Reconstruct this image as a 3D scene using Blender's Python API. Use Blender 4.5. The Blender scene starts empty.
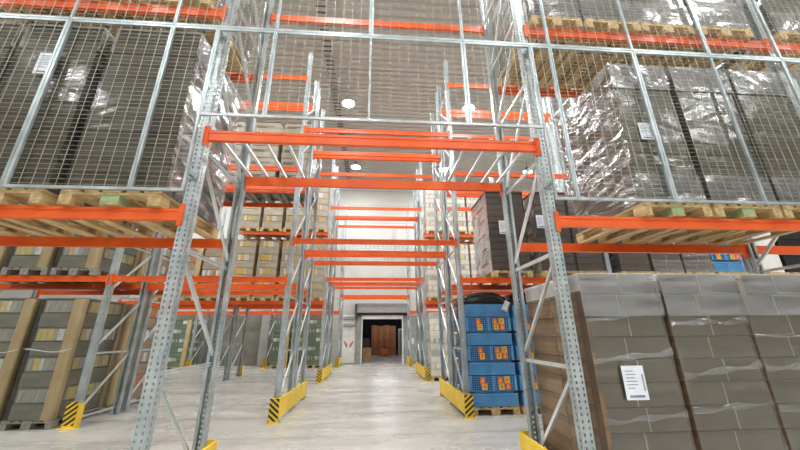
import bpy, bmesh, math, random
from mathutils import Vector, Matrix, noise

S = bpy.context.scene
C = S.collection
rnd = random.Random(7)

# ------------------------------------------------------------------ materials
def new_mat(name):
    m = bpy.data.materials.new(name); m.use_nodes = True
    nt = m.node_tree; nt.nodes.clear()
    out = nt.nodes.new('ShaderNodeOutputMaterial')
    return m, nt, out
def N(nt, t, **kw):
    n = nt.nodes.new(t)
    for k, v in kw.items(): setattr(n, k, v)
    return n
def setin(n, **kw):
    for k, v in kw.items(): n.inputs[k.replace('_', ' ')].default_value = v
def rgb(r, g, b):
    f = lambda c: (c/255/12.92) if c/255 <= .04045 else ((c/255+.055)/1.055)**2.4
    return (f(r), f(g), f(b), 1)
def coords(nt, scale=(1, 1, 1)):
    t = N(nt, 'ShaderNodeTexCoord'); m = N(nt, 'ShaderNodeMapping')
    m.inputs['Scale'].default_value = scale
    nt.links.new(t.outputs['Object'], m.inputs['Vector'])
    return m.outputs['Vector']
def paint(name, col, col2=None, rough=.5, metal=0., scale=(6, 6, 6), bump=0., spec=.5, lo=.35, hi=.65, detail=4):
    m, nt, out = new_mat(name)
    b = N(nt, 'ShaderNodeBsdfPrincipled')
    b.inputs['Roughness'].default_value = rough; b.inputs['Metallic'].default_value = metal
    b.inputs['Specular IOR Level'].default_value = spec
    v = coords(nt, scale)
    n = N(nt, 'ShaderNodeTexNoise'); n.inputs['Scale'].default_value = 1; n.inputs['Detail'].default_value = detail
    nt.links.new(v, n.inputs['Vector'])
    r = N(nt, 'ShaderNodeValToRGB')
    r.color_ramp.elements[0].position = lo; r.color_ramp.elements[1].position = hi
    r.color_ramp.elements[0].color = col; r.color_ramp.elements[1].color = col2 or col
    nt.links.new(n.outputs['Fac'], r.inputs['Fac']); nt.links.new(r.outputs['Color'], b.inputs['Base Color'])
    if bump:
        bp = N(nt, 'ShaderNodeBump'); bp.inputs['Strength'].default_value = bump; bp.inputs['Distance'].default_value = .01
        nt.links.new(n.outputs['Fac'], bp.inputs['Height']); nt.links.new(bp.outputs['Normal'], b.inputs['Normal'])
    nt.links.new(b.outputs['BSDF'], out.inputs['Surface'])
    return m
M = {}
M['galv'] = paint('galvanized steel', rgb(156, 168, 169), rgb(196, 204, 205), .34, .45, (5, 5, 3))
M['galvlight'] = paint('bright galvanized steel', rgb(206, 212, 212), rgb(228, 232, 232), .35, .4, (5, 5, 3))
M['wire'] = paint('galvanized wire', rgb(158, 153, 136), rgb(180, 174, 156), .45, .3)
M['orange'] = paint('orange enamel', rgb(230, 88, 24), rgb(242, 102, 34), .33, 0, (3, 3, 3))
M['yellow'] = paint('yellow enamel', rgb(238, 196, 40), rgb(248, 212, 66), .45, 0, (3, 3, 3))
M['black'] = paint('black paint', rgb(30, 28, 26), rgb(40, 38, 34), .5)
M['wood'] = paint('raw pallet wood', rgb(176, 146, 96), rgb(222, 198, 148), .75, 0, (14, 2.5, 20))
M['greenwood'] = paint('green painted wood', rgb(146, 168, 118), rgb(168, 186, 140), .7)
M['greypallet'] = paint('weathered pallet wood', rgb(120, 116, 106), rgb(160, 154, 142), .8, 0, (12, 2, 18))
M['kraft'] = paint('grey brown carton', rgb(134, 121, 95), rgb(148, 134, 106), .6, 0, (3, 3, 6))
M['kraft2'] = paint('tan carton', rgb(158, 128, 92), rgb(190, 160, 122), .65, 0, (3, 3, 9))
M['tape'] = paint('white carton edge', rgb(226, 218, 196), rgb(236, 230, 212), .6)
M['board'] = paint('brown corner board', rgb(188, 164, 116), rgb(206, 184, 138), .42, 0, (4, 4, 2))
M['boarddark'] = paint('dark brown corner board', rgb(118, 90, 62), rgb(134, 106, 76), .5)
M['boxbrown'] = paint('rusty brown carton', rgb(150, 92, 58), rgb(174, 112, 74), .6)
M['white'] = paint('white card', rgb(224, 222, 216), rgb(236, 234, 230), .5)
M['paper'] = paint('white paper', rgb(226, 230, 238), rgb(236, 240, 246), .5)
M['ink'] = paint('grey print', rgb(110, 120, 140), rgb(130, 140, 158), .6)
M['inkblack'] = paint('dark print', rgb(60, 56, 50), rgb(80, 74, 66), .6)
M['traygrey'] = paint('grey green tray', rgb(122, 120, 104), rgb(138, 135, 118), .55, 0, (2, 2, 10))
M['printgrey'] = paint('pale grey print', rgb(150, 152, 142), rgb(186, 186, 174), .5, 0, (40, 40, 4))
M['printyellow'] = paint('yellow print', rgb(204, 182, 108), rgb(220, 202, 136), .5, 0, (20, 20, 12))
M['printwhite'] = paint('white print', rgb(206, 204, 192), rgb(226, 224, 214), .5, 0, (20, 20, 12))
M['printred'] = paint('red print', rgb(176, 104, 72), rgb(200, 130, 96), .5, 0, (20, 20, 12))
M['trayred'] = paint('pinkish grey carton', rgb(148, 128, 108), rgb(168, 146, 124), .55, 0, (2, 2, 10))
M['traylight'] = paint('light tan carton', rgb(176, 166, 144), rgb(198, 188, 166), .5, 0, (2, 2, 8))
M['printgold'] = paint('gold print', rgb(214, 168, 48), rgb(228, 188, 84), .5, 0, (20, 20, 12))
M['traypale'] = paint('pale grey carton', rgb(164, 154, 134), rgb(188, 178, 158), .45, 0, (2, 2, 8))
M['traytext'] = paint('grey tan carton', rgb(140, 130, 110), rgb(160, 150, 130), .5, 0, (2, 2, 8))
M['traygreen'] = paint('grey green carton', rgb(96, 114, 92), rgb(118, 134, 112), .55, 0, (2, 2, 8))
M['traywhite'] = paint('white film carton', rgb(206, 200, 186), rgb(224, 218, 206), .4, 0, (2, 2, 8))
M['blue'] = paint('blue plastic', rgb(84, 150, 202), rgb(102, 166, 214), .38, 0, (3, 3, 3))
M['bluedark'] = paint('dark blue plastic', rgb(14, 46, 92), rgb(20, 56, 104), .5)
M['stickerorange'] = paint('orange sticker', rgb(240, 176, 40), rgb(246, 190, 60), .5)
M['stickerred'] = paint('red sticker', rgb(206, 92, 74), rgb(222, 120, 96), .5)
M['blackfilm'] = paint('black film', rgb(14, 16, 18), rgb(28, 30, 32), .22, 0, (7, 7, 7), .8)
M['darkcarton'] = paint('dark brown carton', rgb(84, 74, 64), rgb(96, 86, 74), .45, 0, (2, 2, 8))
M['wall'] = paint('white wall panel', rgb(196, 194, 186), rgb(206, 204, 198), .5, 0, (.4, .4, .4))
M['wallgrey'] = paint('darker grey wall', rgb(124, 120, 110), rgb(142, 138, 128), .8, 0, (1.5, 1.5, 1.5))
M['trimgrey'] = paint('grey steel trim', rgb(150, 154, 152), rgb(166, 170, 168), .45, .2)
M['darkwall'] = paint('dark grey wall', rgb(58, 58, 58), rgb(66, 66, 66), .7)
M['ceiling'] = paint('taupe metal deck', rgb(194, 192, 186), rgb(202, 200, 194), .5, 0, (.5, .5, .5))
M['concrete'] = paint('pale concrete', rgb(170, 168, 160), rgb(186, 184, 176), .8, 0, (2, 2, 2))
M['darkmetal'] = paint('dark metal', rgb(70, 70, 68), rgb(84, 84, 82), .5, .3)
M['housing'] = paint('light housing', rgb(176, 178, 178), rgb(190, 192, 192), .4, .5)
M['truckorange'] = paint('truck orange', rgb(226, 110, 36), rgb(232, 120, 44), .45)

def strata(name, c1, c2, band, rough):
    """flat cardboard sheets laid on one another: fine irregular horizontal lines"""
    m, nt, out = new_mat(name)
    b = N(nt, 'ShaderNodeBsdfPrincipled'); b.inputs['Roughness'].default_value = rough
    v = coords(nt, (.6, .6, band))
    n = N(nt, 'ShaderNodeTexNoise'); n.inputs['Scale'].default_value = 1; n.inputs['Detail'].default_value = 3
    nt.links.new(v, n.inputs['Vector'])
    r = N(nt, 'ShaderNodeValToRGB'); r.color_ramp.elements[0].position = .38; r.color_ramp.elements[1].position = .62
    r.color_ramp.elements[0].color = c1; r.color_ramp.elements[1].color = c2
    nt.links.new(n.outputs['Fac'], r.inputs['Fac']); nt.links.new(r.outputs['Color'], b.inputs['Base Color'])
    nt.links.new(b.outputs['BSDF'], out.inputs['Surface'])
    return m
M['sheetolive'] = strata('stacked olive cardboard', rgb(72, 66, 47), rgb(98, 90, 67), 45, .55)
M['sheet'] = strata('stacked flat cardboard', rgb(98, 88, 68), rgb(134, 122, 97), 45, .55)
M['sheetdark'] = strata('stacked dark cardboard', rgb(86, 76, 66), rgb(112, 98, 86), 45, .5)
M['kraftsidelit'] = strata('lit brown carton side', rgb(158, 128, 94), rgb(200, 170, 132), 9, .55)  # tan carton sides, lightened in the colour to stand in for passage light

def film(name, haze, gloss, tint=(.95, .95, .95, 1), wr=5., bump=.55, rough=.12):
    m, nt, out = new_mat(name)
    tr = N(nt, 'ShaderNodeBsdfTransparent'); df = N(nt, 'ShaderNodeBsdfDiffuse'); gl = N(nt, 'ShaderNodeBsdfGlossy')
    df.inputs['Color'].default_value = tint; gl.inputs['Roughness'].default_value = rough
    v = coords(nt, (1, 1, 2.2))
    n = N(nt, 'ShaderNodeTexNoise'); setin(n, Scale=wr, Detail=2.2, Distortion=.8)
    nt.links.new(v, n.inputs['Vector'])
    bp = N(nt, 'ShaderNodeBump'); bp.inputs['Strength'].default_value = bump; bp.inputs['Distance'].default_value = .09
    nt.links.new(n.outputs['Fac'], bp.inputs['Height'])
    nt.links.new(bp.outputs['Normal'], gl.inputs['Normal'])
    mp = N(nt, 'ShaderNodeMapRange'); setin(mp, From_Min=.35, From_Max=.7, To_Min=haze*.4, To_Max=haze*1.5)
    n2 = N(nt, 'ShaderNodeTexNoise'); setin(n2, Scale=3., Detail=3.)
    v2 = coords(nt, (.4, .4, 4.5)); nt.links.new(v2, n2.inputs['Vector'])
    nt.links.new(n2.outputs['Fac'], mp.inputs['Value'])
    a = N(nt, 'ShaderNodeMixShader'); nt.links.new(mp.outputs['Result'], a.inputs['Fac'])
    nt.links.new(tr.outputs[0], a.inputs[1]); nt.links.new(df.outputs[0], a.inputs[2])
    fr = N(nt, 'ShaderNodeFresnel'); fr.inputs['IOR'].default_value = 1.5
    nt.links.new(bp.outputs['Normal'], fr.inputs['Normal'])
    ml = N(nt, 'ShaderNodeMath', operation='MULTIPLY'); ml.inputs[1].default_value = gloss
    ml.use_clamp = True
    nt.links.new(fr.outputs[0], ml.inputs[0])
    f = N(nt, 'ShaderNodeMixShader'); nt.links.new(ml.outputs[0], f.inputs['Fac'])
    nt.links.new(a.outputs[0], f.inputs[1]); nt.links.new(gl.outputs[0], f.inputs[2])
    nt.links.new(f.outputs[0], out.inputs['Surface'])
    return m
M['film'] = film('wrinkled stretch film', .07, 3.2, wr=1.7, bump=1., rough=.2)
M['filmcalm'] = film('smooth stretch film', .03, .7, wr=1.6, bump=.14, rough=.16)
M['filmmid'] = film('loose stretch film', .045, 2.2, wr=1.3, bump=.36, rough=.22)
M['milky'] = film('milky stretch film', .26, 2.6, rgb(206, 208, 212), 1.3, .7, .22)
M['streak'] = film('folded stretch film', .17, 2.6, rgb(214, 214, 212), 5., .8, .2)

def floor_mat():
    m, nt, out = new_mat('polished concrete floor')
    b = N(nt, 'ShaderNodeBsdfPrincipled')
    v = coords(nt, (.35, 1.1, 1))
    n = N(nt, 'ShaderNodeTexNoise'); setin(n, Scale=1.6, Detail=8., Roughness=.62)
    nt.links.new(v, n.inputs['Vector'])
    r = N(nt, 'ShaderNodeValToRGB'); e = r.color_ramp.elements
    e[0].position = .3; e[0].color = rgb(164, 162, 154); e[1].position = .7; e[1].color = rgb(204, 203, 198)
    nt.links.new(n.outputs['Fac'], r.inputs['Fac'])
    # saw-cut joints
    t = N(nt, 'ShaderNodeTexCoord'); br = N(nt, 'ShaderNodeTexBrick')
    br.offset = 0; setin(br, Scale=1., Mortar_Size=.012, Brick_Width=6., Row_Height=4.2, Mortar_Smooth=.2)
    br.inputs['Color1'].default_value = br.inputs['Color2'].default_value = (1, 1, 1, 1); br.inputs['Mortar'].default_value = (.45, .44, .42, 1)
    mp = N(nt, 'ShaderNodeMapping'); mp.inputs['Location'].default_value = (3.2, 2.4, 0)
    nt.links.new(t.outputs['Object'], mp.inputs['Vector']); nt.links.new(mp.outputs['Vector'], br.inputs['Vector'])
    mx = N(nt, 'ShaderNodeMixRGB', blend_type='MULTIPLY'); mx.inputs['Fac'].default_value = 1
    nt.links.new(r.outputs['Color'], mx.inputs[1]); nt.links.new(br.outputs['Color'], mx.inputs[2])
    nt.links.new(mx.outputs[0], b.inputs['Base Color'])
    rr = N(nt, 'ShaderNodeMapRange'); setin(rr, From_Min=.3, From_Max=.7, To_Min=.34, To_Max=.2)
    nt.links.new(n.outputs['Fac'], rr.inputs['Value']); nt.links.new(rr.outputs['Result'], b.inputs['Roughness'])
    nt.links.new(b.outputs['BSDF'], out.inputs['Surface'])
    return m
M['floor'] = floor_mat()
def lamp_mat(name, strength, col=(.96, .98, 1, 1)):
    m, nt, out = new_mat(name)
    e = N(nt, 'ShaderNodeEmission'); e.inputs['Color'].default_value = col; e.inputs['Strength'].default_value = strength
    nt.links.new(e.outputs[0], out.inputs['Surface']); return m
M['lamp'] = lamp_mat('lamp glow', 540.)
M['tube'] = lamp_mat('tube glow', 80., (.95, .97, 1, 1))

# ------------------------------------------------------------------ mesh helpers
class MB:
    """collects shapes and turns them into ONE mesh"""
    def __init__(s): s.v = []; s.f = []; s.m = []; s.mats = []
    def mi(s, mat):
        if mat not in s.mats: s.mats.append(mat)
        return s.mats.index(mat)
    def poly(s, pts, faces, mat):
        o = len(s.v); k = s.mi(mat)
        s.v += [tuple(p) for p in pts]
        for f in faces: s.f.append([o+i for i in f]); s.m.append(k)
    def box(s, x0, y0, z0, x1, y1, z1, mat, bev=0.):
        if bev <= 0:
            p = [(x, y, z) for z in (z0, z1) for y in (y0, y1) for x in (x0, x1)]
            s.poly(p, [(0, 2, 3, 1), (4, 5, 7, 6), (0, 1, 5, 4), (2, 6, 7, 3), (0, 4, 6, 2), (1, 3, 7, 5)], mat); return s
        bm = bmesh.new(); bmesh.ops.create_cube(bm, size=1)
        for v in bm.verts: v.co = Vector(((x0+x1)/2+v.co.x*(x1-x0), (y0+y1)/2+v.co.y*(y1-y0), (z0+z1)/2+v.co.z*(z1-z0)))
        bmesh.ops.bevel(bm, geom=bm.edges[:], offset=bev, segments=2, affect='EDGES', profile=.5)
        bm.verts.index_update()
        s.poly([v.co for v in bm.verts], [[v.index for v in f.verts] for f in bm.faces], mat); bm.free(); return s
    def bar(s, a, b, w, h, mat, up=(0, 0, 1), profile=None):
        """prism from a to b with a w x h section (or a profile of (u, v) points)"""
        a = Vector(a); b = Vector(b); d = (b-a).normalized(); u = Vector(up)
        r = d.cross(u)
        if r.length < 1e-4: r = d.cross(Vector((0, 1, 0)))
        r.normalize(); u = r.cross(d)
        pr = profile or [(-w/2, -h/2), (w/2, -h/2), (w/2, h/2), (-w/2, h/2)]
        n = len(pr)
        pts = [a+r*p+u*q for p, q in pr]+[b+r*p+u*q for p, q in pr]
        fs = [(i, (i+1) % n, n+(i+1) % n, n+i) for i in range(n)]+[tuple(range(n-1, -1, -1)), tuple(range(n, 2*n))]
        s.poly(pts, fs, mat); return s
    def rod(s, a, b, r, mat, n=8):
        return s.bar(a, b, 0, 0, mat, profile=[(r*math.cos(2*math.pi*i/n), r*math.sin(2*math.pi*i/n)) for i in range(n)])
    def tube(s, pts, r, mat, n=6):
        for a, b in zip(pts, pts[1:]): s.rod(a, b, r, mat, n)
        return s
    def lathe(s, prof, mat, n=20):
        pts = []; fs = []
        for r, z in prof: pts += [(r*math.cos(2*math.pi*i/n), r*math.sin(2*math.pi*i/n), z) for i in range(n)]
        for k in range(len(prof)-1):
            for i in range(n): fs.append((k*n+i, k*n+(i+1) % n, (k+1)*n+(i+1) % n, (k+1)*n+i))
        fs.append(tuple(range(n-1, -1, -1))); fs.append(tuple(range((len(prof)-1)*n, len(prof)*n)))
        s.poly(pts, fs, mat); return s
    def mesh(s, name, smooth=False, fix=True):
        me = bpy.data.meshes.new(name); me.from_pydata(s.v, [], s.f)
        for m in s.mats: me.materials.append(M[m])
        me.polygons.foreach_set('material_index', s.m)
        if fix:
            bm = bmesh.new(); bm.from_mesh(me); bmesh.ops.recalc_face_normals(bm, faces=bm.faces[:]); bm.to_mesh(me); bm.free()
        if smooth: me.polygons.foreach_set('use_smooth', [True]*len(me.polygons))
        me.update(); return me
def put(name, me, parent=None, loc=(0, 0, 0), rot=(0, 0, 0), scale=(1, 1, 1), label=None):
    o = bpy.data.objects.new(name, me); C.objects.link(o)
    o.location = loc; o.rotation_euler = rot; o.scale = scale
    if parent: o.parent = parent
    if label: o['label'] = label
    return o
def tag(o, label, cat, group=None, kind='thing'):
    o['label'] = label; o['category'] = cat; o['kind'] = kind
    if group: o['group'] = group
    return o
def thing(name, label, cat, loc=(0, 0, 0), group=None, rotz=0.):
    o = bpy.data.objects.new(name, None); C.objects.link(o)
    o.empty_display_size = .1; o.location = loc; o.rotation_euler = (0, 0, rotz)
    return tag(o, label, cat, group)
def struct(name, mb, **k):
    o = put(name, mb.mesh(name, **k)); o['kind'] = 'structure'; return o

# ------------------------------------------------------------------ layout
PX = 1.8                       # half width of the passage between upright centres
XS = [-12.2, -8.75, -5.27, -1.8, 1.8, 5.22, 8.7, 12.15]
RACKS = {                      # name: (front face y, rear face y, phrase)
    'A': (3.06, 4.16, 'first rack row'),
    'B': (6.96, 8.06, 'second rack row, front rack'),
    'C': (8.22, 9.32, 'second rack row, rear rack'),
    'D': (12.15, 13.25, 'third rack row, front rack'),
    'E': (13.41, 14.51, 'third rack row, rear rack'),
    'F': (17.5, 18.6, 'rack row at the back wall'),
}
WALLY, CEIL, HX, BACKY = 19.4, 10.9, 24., -9.
L1, L2, L3 = 2.60, 5.15, 7.75   # beam centres
BH = .115
TOPZ = 8.55

# ------------------------------------------------------------------ setting
DX0, DX1, DZ = -.72, 1.55, 2.62     # doorway in the back wall
mb = MB(); mb.box(-HX, BACKY, -.2, HX, 34, 0, 'floor'); struct('floor', mb)
# ceiling: trapezoidal metal deck, ribs across the hall
mb = MB(); y = BACKY; prof = []
while y < WALLY+.1:
    prof += [(y, CEIL), (y+.11, CEIL), (y+.14, CEIL+.07), (y+.22, CEIL+.07)]; y += .25
n = len(prof); pts = [(-HX, a, b) for a, b in prof]+[(HX, a, b) for a, b in prof]
mb.poly(pts, [(i, i+1, n+i+1, n+i) for i in range(n-1)], 'ceiling')
mb.box(-HX, BACKY, CEIL+.12, HX, WALLY, CEIL+.2, 'ceiling')
struct('ceiling', mb, fix=False)
mb = MB()
for x0, x1, z0, z1 in ((-HX, DX0, 0, CEIL+.1), (DX1, HX, 0, CEIL+.1), (DX0, DX1, DZ, CEIL+.1)):
    mb.box(x0, WALLY, z0, x1, WALLY+.2, z1, 'wall')
# panel joints in the sandwich wall
struct('wall_back', mb)
mb = MB()
for z in (1.15, 2.3, 3.45, 4.6, 5.75, 6.9, 8.05, 9.2, 10.2):
    if z < DZ: mb.box(-HX+.05, WALLY-.008, z, DX0-.3, WALLY+.01, z+.02, 'trimgrey').box(DX1+.3, WALLY-.008, z, HX-.05, WALLY+.01, z+.02, 'trimgrey')
    else: mb.box(-HX+.05, WALLY-.008, z, HX-.05, WALLY+.01, z+.02, 'trimgrey')
struct('trim_1', mb)
mb = MB(); mb.box(-HX-.2, BACKY, 0, -HX, WALLY+.2, CEIL+.1, 'wall'); struct('wall_left', mb)
mb = MB(); mb.box(HX, BACKY, 0, HX+.2, WALLY+.2, CEIL+.1, 'wall'); struct('wall_right', mb)
mb = MB(); mb.box(-HX, BACKY-.2, 0, HX, BACKY, CEIL+.1, 'wall'); struct('wall_front', mb)
# concrete columns standing at the back wall
for i, x in enumerate((-5.9, -11.4)):
    mb = MB(); mb.box(x-.19, WALLY-.42, 0, x+.19, WALLY, CEIL, 'concrete', .02); struct('pillar', mb)
mb = MB(); mb.box(-2.95, WALLY-.1, 2.95, -2.75, WALLY, CEIL, 'wall'); struct('trim_2', mb)
mb = MB(); mb.box(-HX+.05, WALLY-.06, 0, -2.98, WALLY-.009, 2.75, 'wallgrey'); struct('wall_lower_left', mb)  # darker grey sheet over the lower left back wall
# door frame, roller box and white lintel board at the end of the passage
mb = MB()
mb.box(DX0-.3, WALLY-.16, 0, DX0, WALLY+.24, DZ, 'trimgrey', .01)
mb.box(DX1, WALLY-.16, 0, DX1+.3, WALLY+.24, DZ, 'trimgrey', .01)
mb.box(DX0-.03, WALLY-.2, 0, DX0+.04, WALLY-.16, DZ, 'white').box(DX1-.04, WALLY-.2, 0, DX1+.03, WALLY-.16, DZ, 'white')
door = struct('door_1', mb)
mb = MB(); mb.box(DX0-.42, WALLY-.42, DZ+.03, DX1+.42, WALLY, DZ+.58, 'trimgrey', .03)
mb.box(DX0-.3, WALLY-.36, DZ-.1, DX1+.3, WALLY-.1, DZ+.03, 'black')
o = put('roller_housing', mb.mesh('roller_housing'), door)
mb = MB(); mb.box(DX0, WALLY-.3, DZ-.3, DX1, WALLY-.22, DZ-.1, 'white')  # white lintel board across the door head
put('lintel_board', mb.mesh('lintel_board'), door)
for s, x in ((-1, DX0-.33), (1, DX1+.33)):
    mb = MB(); mb.box(x-.06, WALLY-.46, DZ-.25, x+.06, WALLY-.16, DZ+.5, 'darkmetal', .01); put('bracket', mb.mesh('bracket'), door)
# room beyond the doorway
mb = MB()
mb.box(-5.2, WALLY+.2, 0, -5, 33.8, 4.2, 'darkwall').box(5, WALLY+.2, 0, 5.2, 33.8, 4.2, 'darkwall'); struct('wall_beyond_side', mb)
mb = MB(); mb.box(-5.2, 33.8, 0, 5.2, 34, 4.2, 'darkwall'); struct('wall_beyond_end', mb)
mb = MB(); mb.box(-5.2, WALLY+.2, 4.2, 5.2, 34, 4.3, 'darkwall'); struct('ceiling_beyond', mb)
def tube_light(x, y, z, ln, label):
    t = thing('tube_light', label, 'light', (x, y, z))
    mb = MB(); mb.box(-ln/2, -.07, 0, ln/2, .07, .06, 'housing', .01); put('fixture', mb.mesh('fixture'), t)
    mb = MB(); mb.rod((-ln/2+.04, 0, -.02), (ln/2-.04, 0, -.02), .022, 'tube'); put('tube', mb.mesh('tube'), t)
    mb = MB()
    for s in (-1, 1): mb.rod((s*ln*.4, 0, .06), (s*ln*.4, 0, 4.2-z), .008, 'darkmetal')
    put('hanger', mb.mesh('hanger'), t)
tube_light(.45, 21.2, 2.95, 2.2, 'long white tube light just beyond the doorway, the lower one')
tube_light(.9, 25.5, 3.1, 1.8, 'white tube light deeper inside the dark room past the doorway')
# ------------------------------------------------------------------ rack uprights
def post_mesh():
    """perforated galvanized C section, front web in the plane y=0, opening towards +y"""
    mb = MB(); W, Dp = .05, .085; pitch = .05; nrow = int(TOPZ/pitch)
    xs = [-W, -.035, -.019, .019, .035, W]; ys = [0, .028, .046, Dp]
    for k in range(nrow):
        z0 = k*pitch+.02; za = z0+.013; zb = z0+.037; z1 = z0+pitch
        for (a, b, hole) in ((z0, za, 0), (za, zb, 1), (zb, z1, 0)):
            if a == zb and k < nrow-1: pass
            for i in range(5):
                if hole and i in (1, 3): continue
                mb.poly([(xs[i], 0, a), (xs[i+1], 0, a), (xs[i+1], 0, b), (xs[i], 0, b)], [(0, 1, 2, 3)], 'galv')
            for sx in (-W, W):
                for i in range(3):
                    if hole and i == 1: continue
                    q = [(sx, ys[i], a), (sx, ys[i+1], a), (sx, ys[i+1], b), (sx, ys[i], b)]
                    mb.poly(q, [(3, 2, 1, 0) if sx < 0 else (0, 1, 2, 3)], 'galv')
    for sx in (-W, W):
        e = sx*.45
        q = [(sx, Dp, .02), (e, Dp, .02), (e, Dp, .02+nrow*pitch), (sx, Dp, .02+nrow*pitch)]
        mb.poly(q, [(0, 1, 2, 3) if sx > 0 else (3, 2, 1, 0)], 'galv')
    me = mb.mesh('post', fix=False)
    bm = bmesh.new(); bm.from_mesh(me)
    bmesh.ops.remove_doubles(bm, verts=bm.verts[:], dist=1e-5)
    bmesh.ops.recalc_face_normals(bm, faces=bm.faces[:])
    bmesh.ops.solidify(bm, geom=bm.faces[:], thickness=.003)
    bm.to_mesh(me); bm.free(); me.update(); return me
POST = post_mesh()
def u_prof(w, d, t=.004): return [(-w/2, -d/2), (w/2, -d/2), (w/2, d/2), (w/2-t, d/2), (w/2-t, -d/2+t), (-w/2+t, -d/2+t), (-w/2+t, d/2), (-w/2, d/2)]
def brace_mesh(a, b, sx):
    mb = MB(); mb.bar(a, b, 0, 0, 'galvlight', up=(sx, 0, 0), profile=u_prof(.036, .026)); return mb.mesh('brace')
RD = 1.10
HB = brace_mesh((0, .06, 0), (0, RD-.06, 0), 1)
DB = brace_mesh((0, RD-.07, .1), (0, .07, 1.02), 1)
DB2 = brace_mesh((0, .07, .1), (0, RD-.07, 1.02), 1)
def foot_mesh():
    mb = MB(); mb.box(-.075, -.03, 0, .075, .12, .014, 'galv', .003)
    for x in (-.06, .06): mb.rod((x, -.01, .014), (x, -.01, .035), .01, 'galv', 6)
    mb.box(-.055, -.004, .014, .055, .0, .09, 'galv'); return mb.mesh('foot_plate')
FOOT = foot_mesh()
def rack_upright(x, rk, label):
    y0 = RACKS[rk][0]
    t = thing('rack_upright', label, 'rack upright', (x, y0, 0), 'perforated rack uprights')
    put('post', POST, t); put('post', POST, t, (0, RD, 0), (0, 0, math.pi))
    put('foot_plate', FOOT, t); put('foot_plate', FOOT, t, (0, RD, 0), (0, 0, math.pi))
    for k in range(8):
        z = .14+k*1.07
        if z < TOPZ-.1: put('horizontal_brace', HB, t, (0, 0, z))
        if z+1.0 < TOPZ: put('diagonal_brace', DB if rk == 'A' else DB2, t, (0, 0, z))
side_word = lambda x: 'left-side' if x < 0 else 'right-side'
ordn = ['first', 'second', 'third', 'fourth', 'fifth', 'sixth', 'seventh', 'eighth', 'ninth']
UPR = {'A': [2, 3, 4, 5, 6], 'B': [1, 2, 3, 4, 5, 6, 7], 'C': [1, 2, 3, 4, 5, 6], 'D': [1, 2, 3, 4, 5], 'E': [1, 2, 3, 4, 5], 'F': [0, 1, 2, 3, 4, 5]}
for rk, ks in UPR.items():
    for k in ks:
        x = XS[k]; out = (3-k) if x < 0 else (k-4)
        pos = 'bordering the passage' if out == 0 else f'{ordn[out]} out from the passage'
        rack_upright(x, rk, f'grey perforated upright ladder, {side_word(x)}, {pos}, {RACKS[rk][2]}')
# ------------------------------------------------------------------ load beams
def beam_mesh(ln):
    """stepped orange box beam along x, front face towards -y, centred on z=0"""
    h = BH/2
    pr = [(0, -h), (0, h*.15), (.006, h*.2), (.006, h*.45), (0, h*.5), (0, h), (.045, h), (.045, -h)]
    mb = MB(); n = len(pr)
    pts = [(-ln/2, y, z) for y, z in pr]+[(ln/2, y, z) for y, z in pr]
    mb.poly(pts, [(i, (i+1) % n, n+(i+1) % n, n+i) for i in range(n)]+[tuple(range(n-1, -1, -1)), tuple(range(n, 2*n))], 'orange')
    return mb.mesh('load_beam')
def conn_mesh():
    mb = MB(); mb.box(0, -.012, -.115, .006, .055, .1, 'orange').box(-.04, -.016, -.115, .006, -.010, .1, 'orange')
    for z in (-.08, -.03, .02, .07): mb.box(-.036, -.021, z-.009, -.018, -.016, z+.009, 'orange')
    return mb.mesh('end_connector')
CONN = conn_mesh(); BEAMS = {}
def conn_mirror():
    mb = MB(); mb.box(-.006, -.012, -.115, 0, .055, .1, 'orange').box(-.006, -.016, -.115, .04, -.010, .1, 'orange')
    for z in (-.08, -.03, .02, .07): mb.box(.018, -.021, z-.009, .036, -.016, z+.009, 'orange')
    return mb.mesh('end_connector')
CONNM = conn_mirror()
def load_beam(x0, x1, rk, z, rear, label):
    ln = round(x1-x0-.124, 3)
    if ln not in BEAMS: BEAMS[ln] = beam_mesh(ln)
    y = RACKS[rk][1] if rear else RACKS[rk][0]
    o = put('load_beam', BEAMS[ln], None, ((x0+x1)/2, y, z), (0, 0, math.pi if rear else 0))
    tag(o, label, 'rack beam', 'orange rack beams')
    put('end_connector', CONN, o, (-ln/2-.006, 0, 0)); put('end_connector', CONNM, o, (ln/2+.006, 0, 0))
    return o
def bay(k): return XS[k], XS[k+1]
def beams(rk, k, z, lev, which='fr'):
    x0, x1 = bay(k); mid = (x0+x1)/2
    if k == 3: where = 'over the passage'
    else:
        out = (2-k) if mid < 0 else (k-4)
        where = f'{side_word(mid)} {"inner" if out == 0 else "outer" if out == 1 else "outermost"} bay'
    for w in which:
        load_beam(x0, x1, rk, z, w == 'r', f'orange {"front" if w == "f" else "rear"} beam, {lev}, {where}, {RACKS[rk][2]}')
lv = {L1: 'lowest level', L2: 'second level', L3: 'top level'}
for z in (L1, L2):
    beams('A', 2, z, lv[z]); beams('A', 4, z, lv[z]); 
beams('A', 5, L2, lv[L2]); beams('A', 5, L1, lv[L1])
beams('A', 3, 3.47, 'lower level'); beams('A', 3, 6.38, 'upper level', 'r')
for rk in 'BC':
    for k in (2, 4):
        for z in (L1, L2, L3): beams(rk, k, z, lv[z])
    for k in (1, 5): beams(rk, k, L1, lv[L1])
    beams(rk, 3, 3.43, 'lower level', 'fr' if rk == 'B' else 'fr'); beams(rk, 3, 6.22, 'upper level')
for rk in 'DE':
    for k in (2, 4):
        for z in (L1, L2): beams(rk, k, z, lv[z])
    beams(rk, 1, L1, lv[L1])
    beams(rk, 3, 3.43, 'lower level'); beams(rk, 3, 6.22, 'upper level')
for k in (0, 1, 2, 4): beams('F', k, L1, lv[L1])
beams('F', 3, 3.40, 'lower level')
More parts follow.
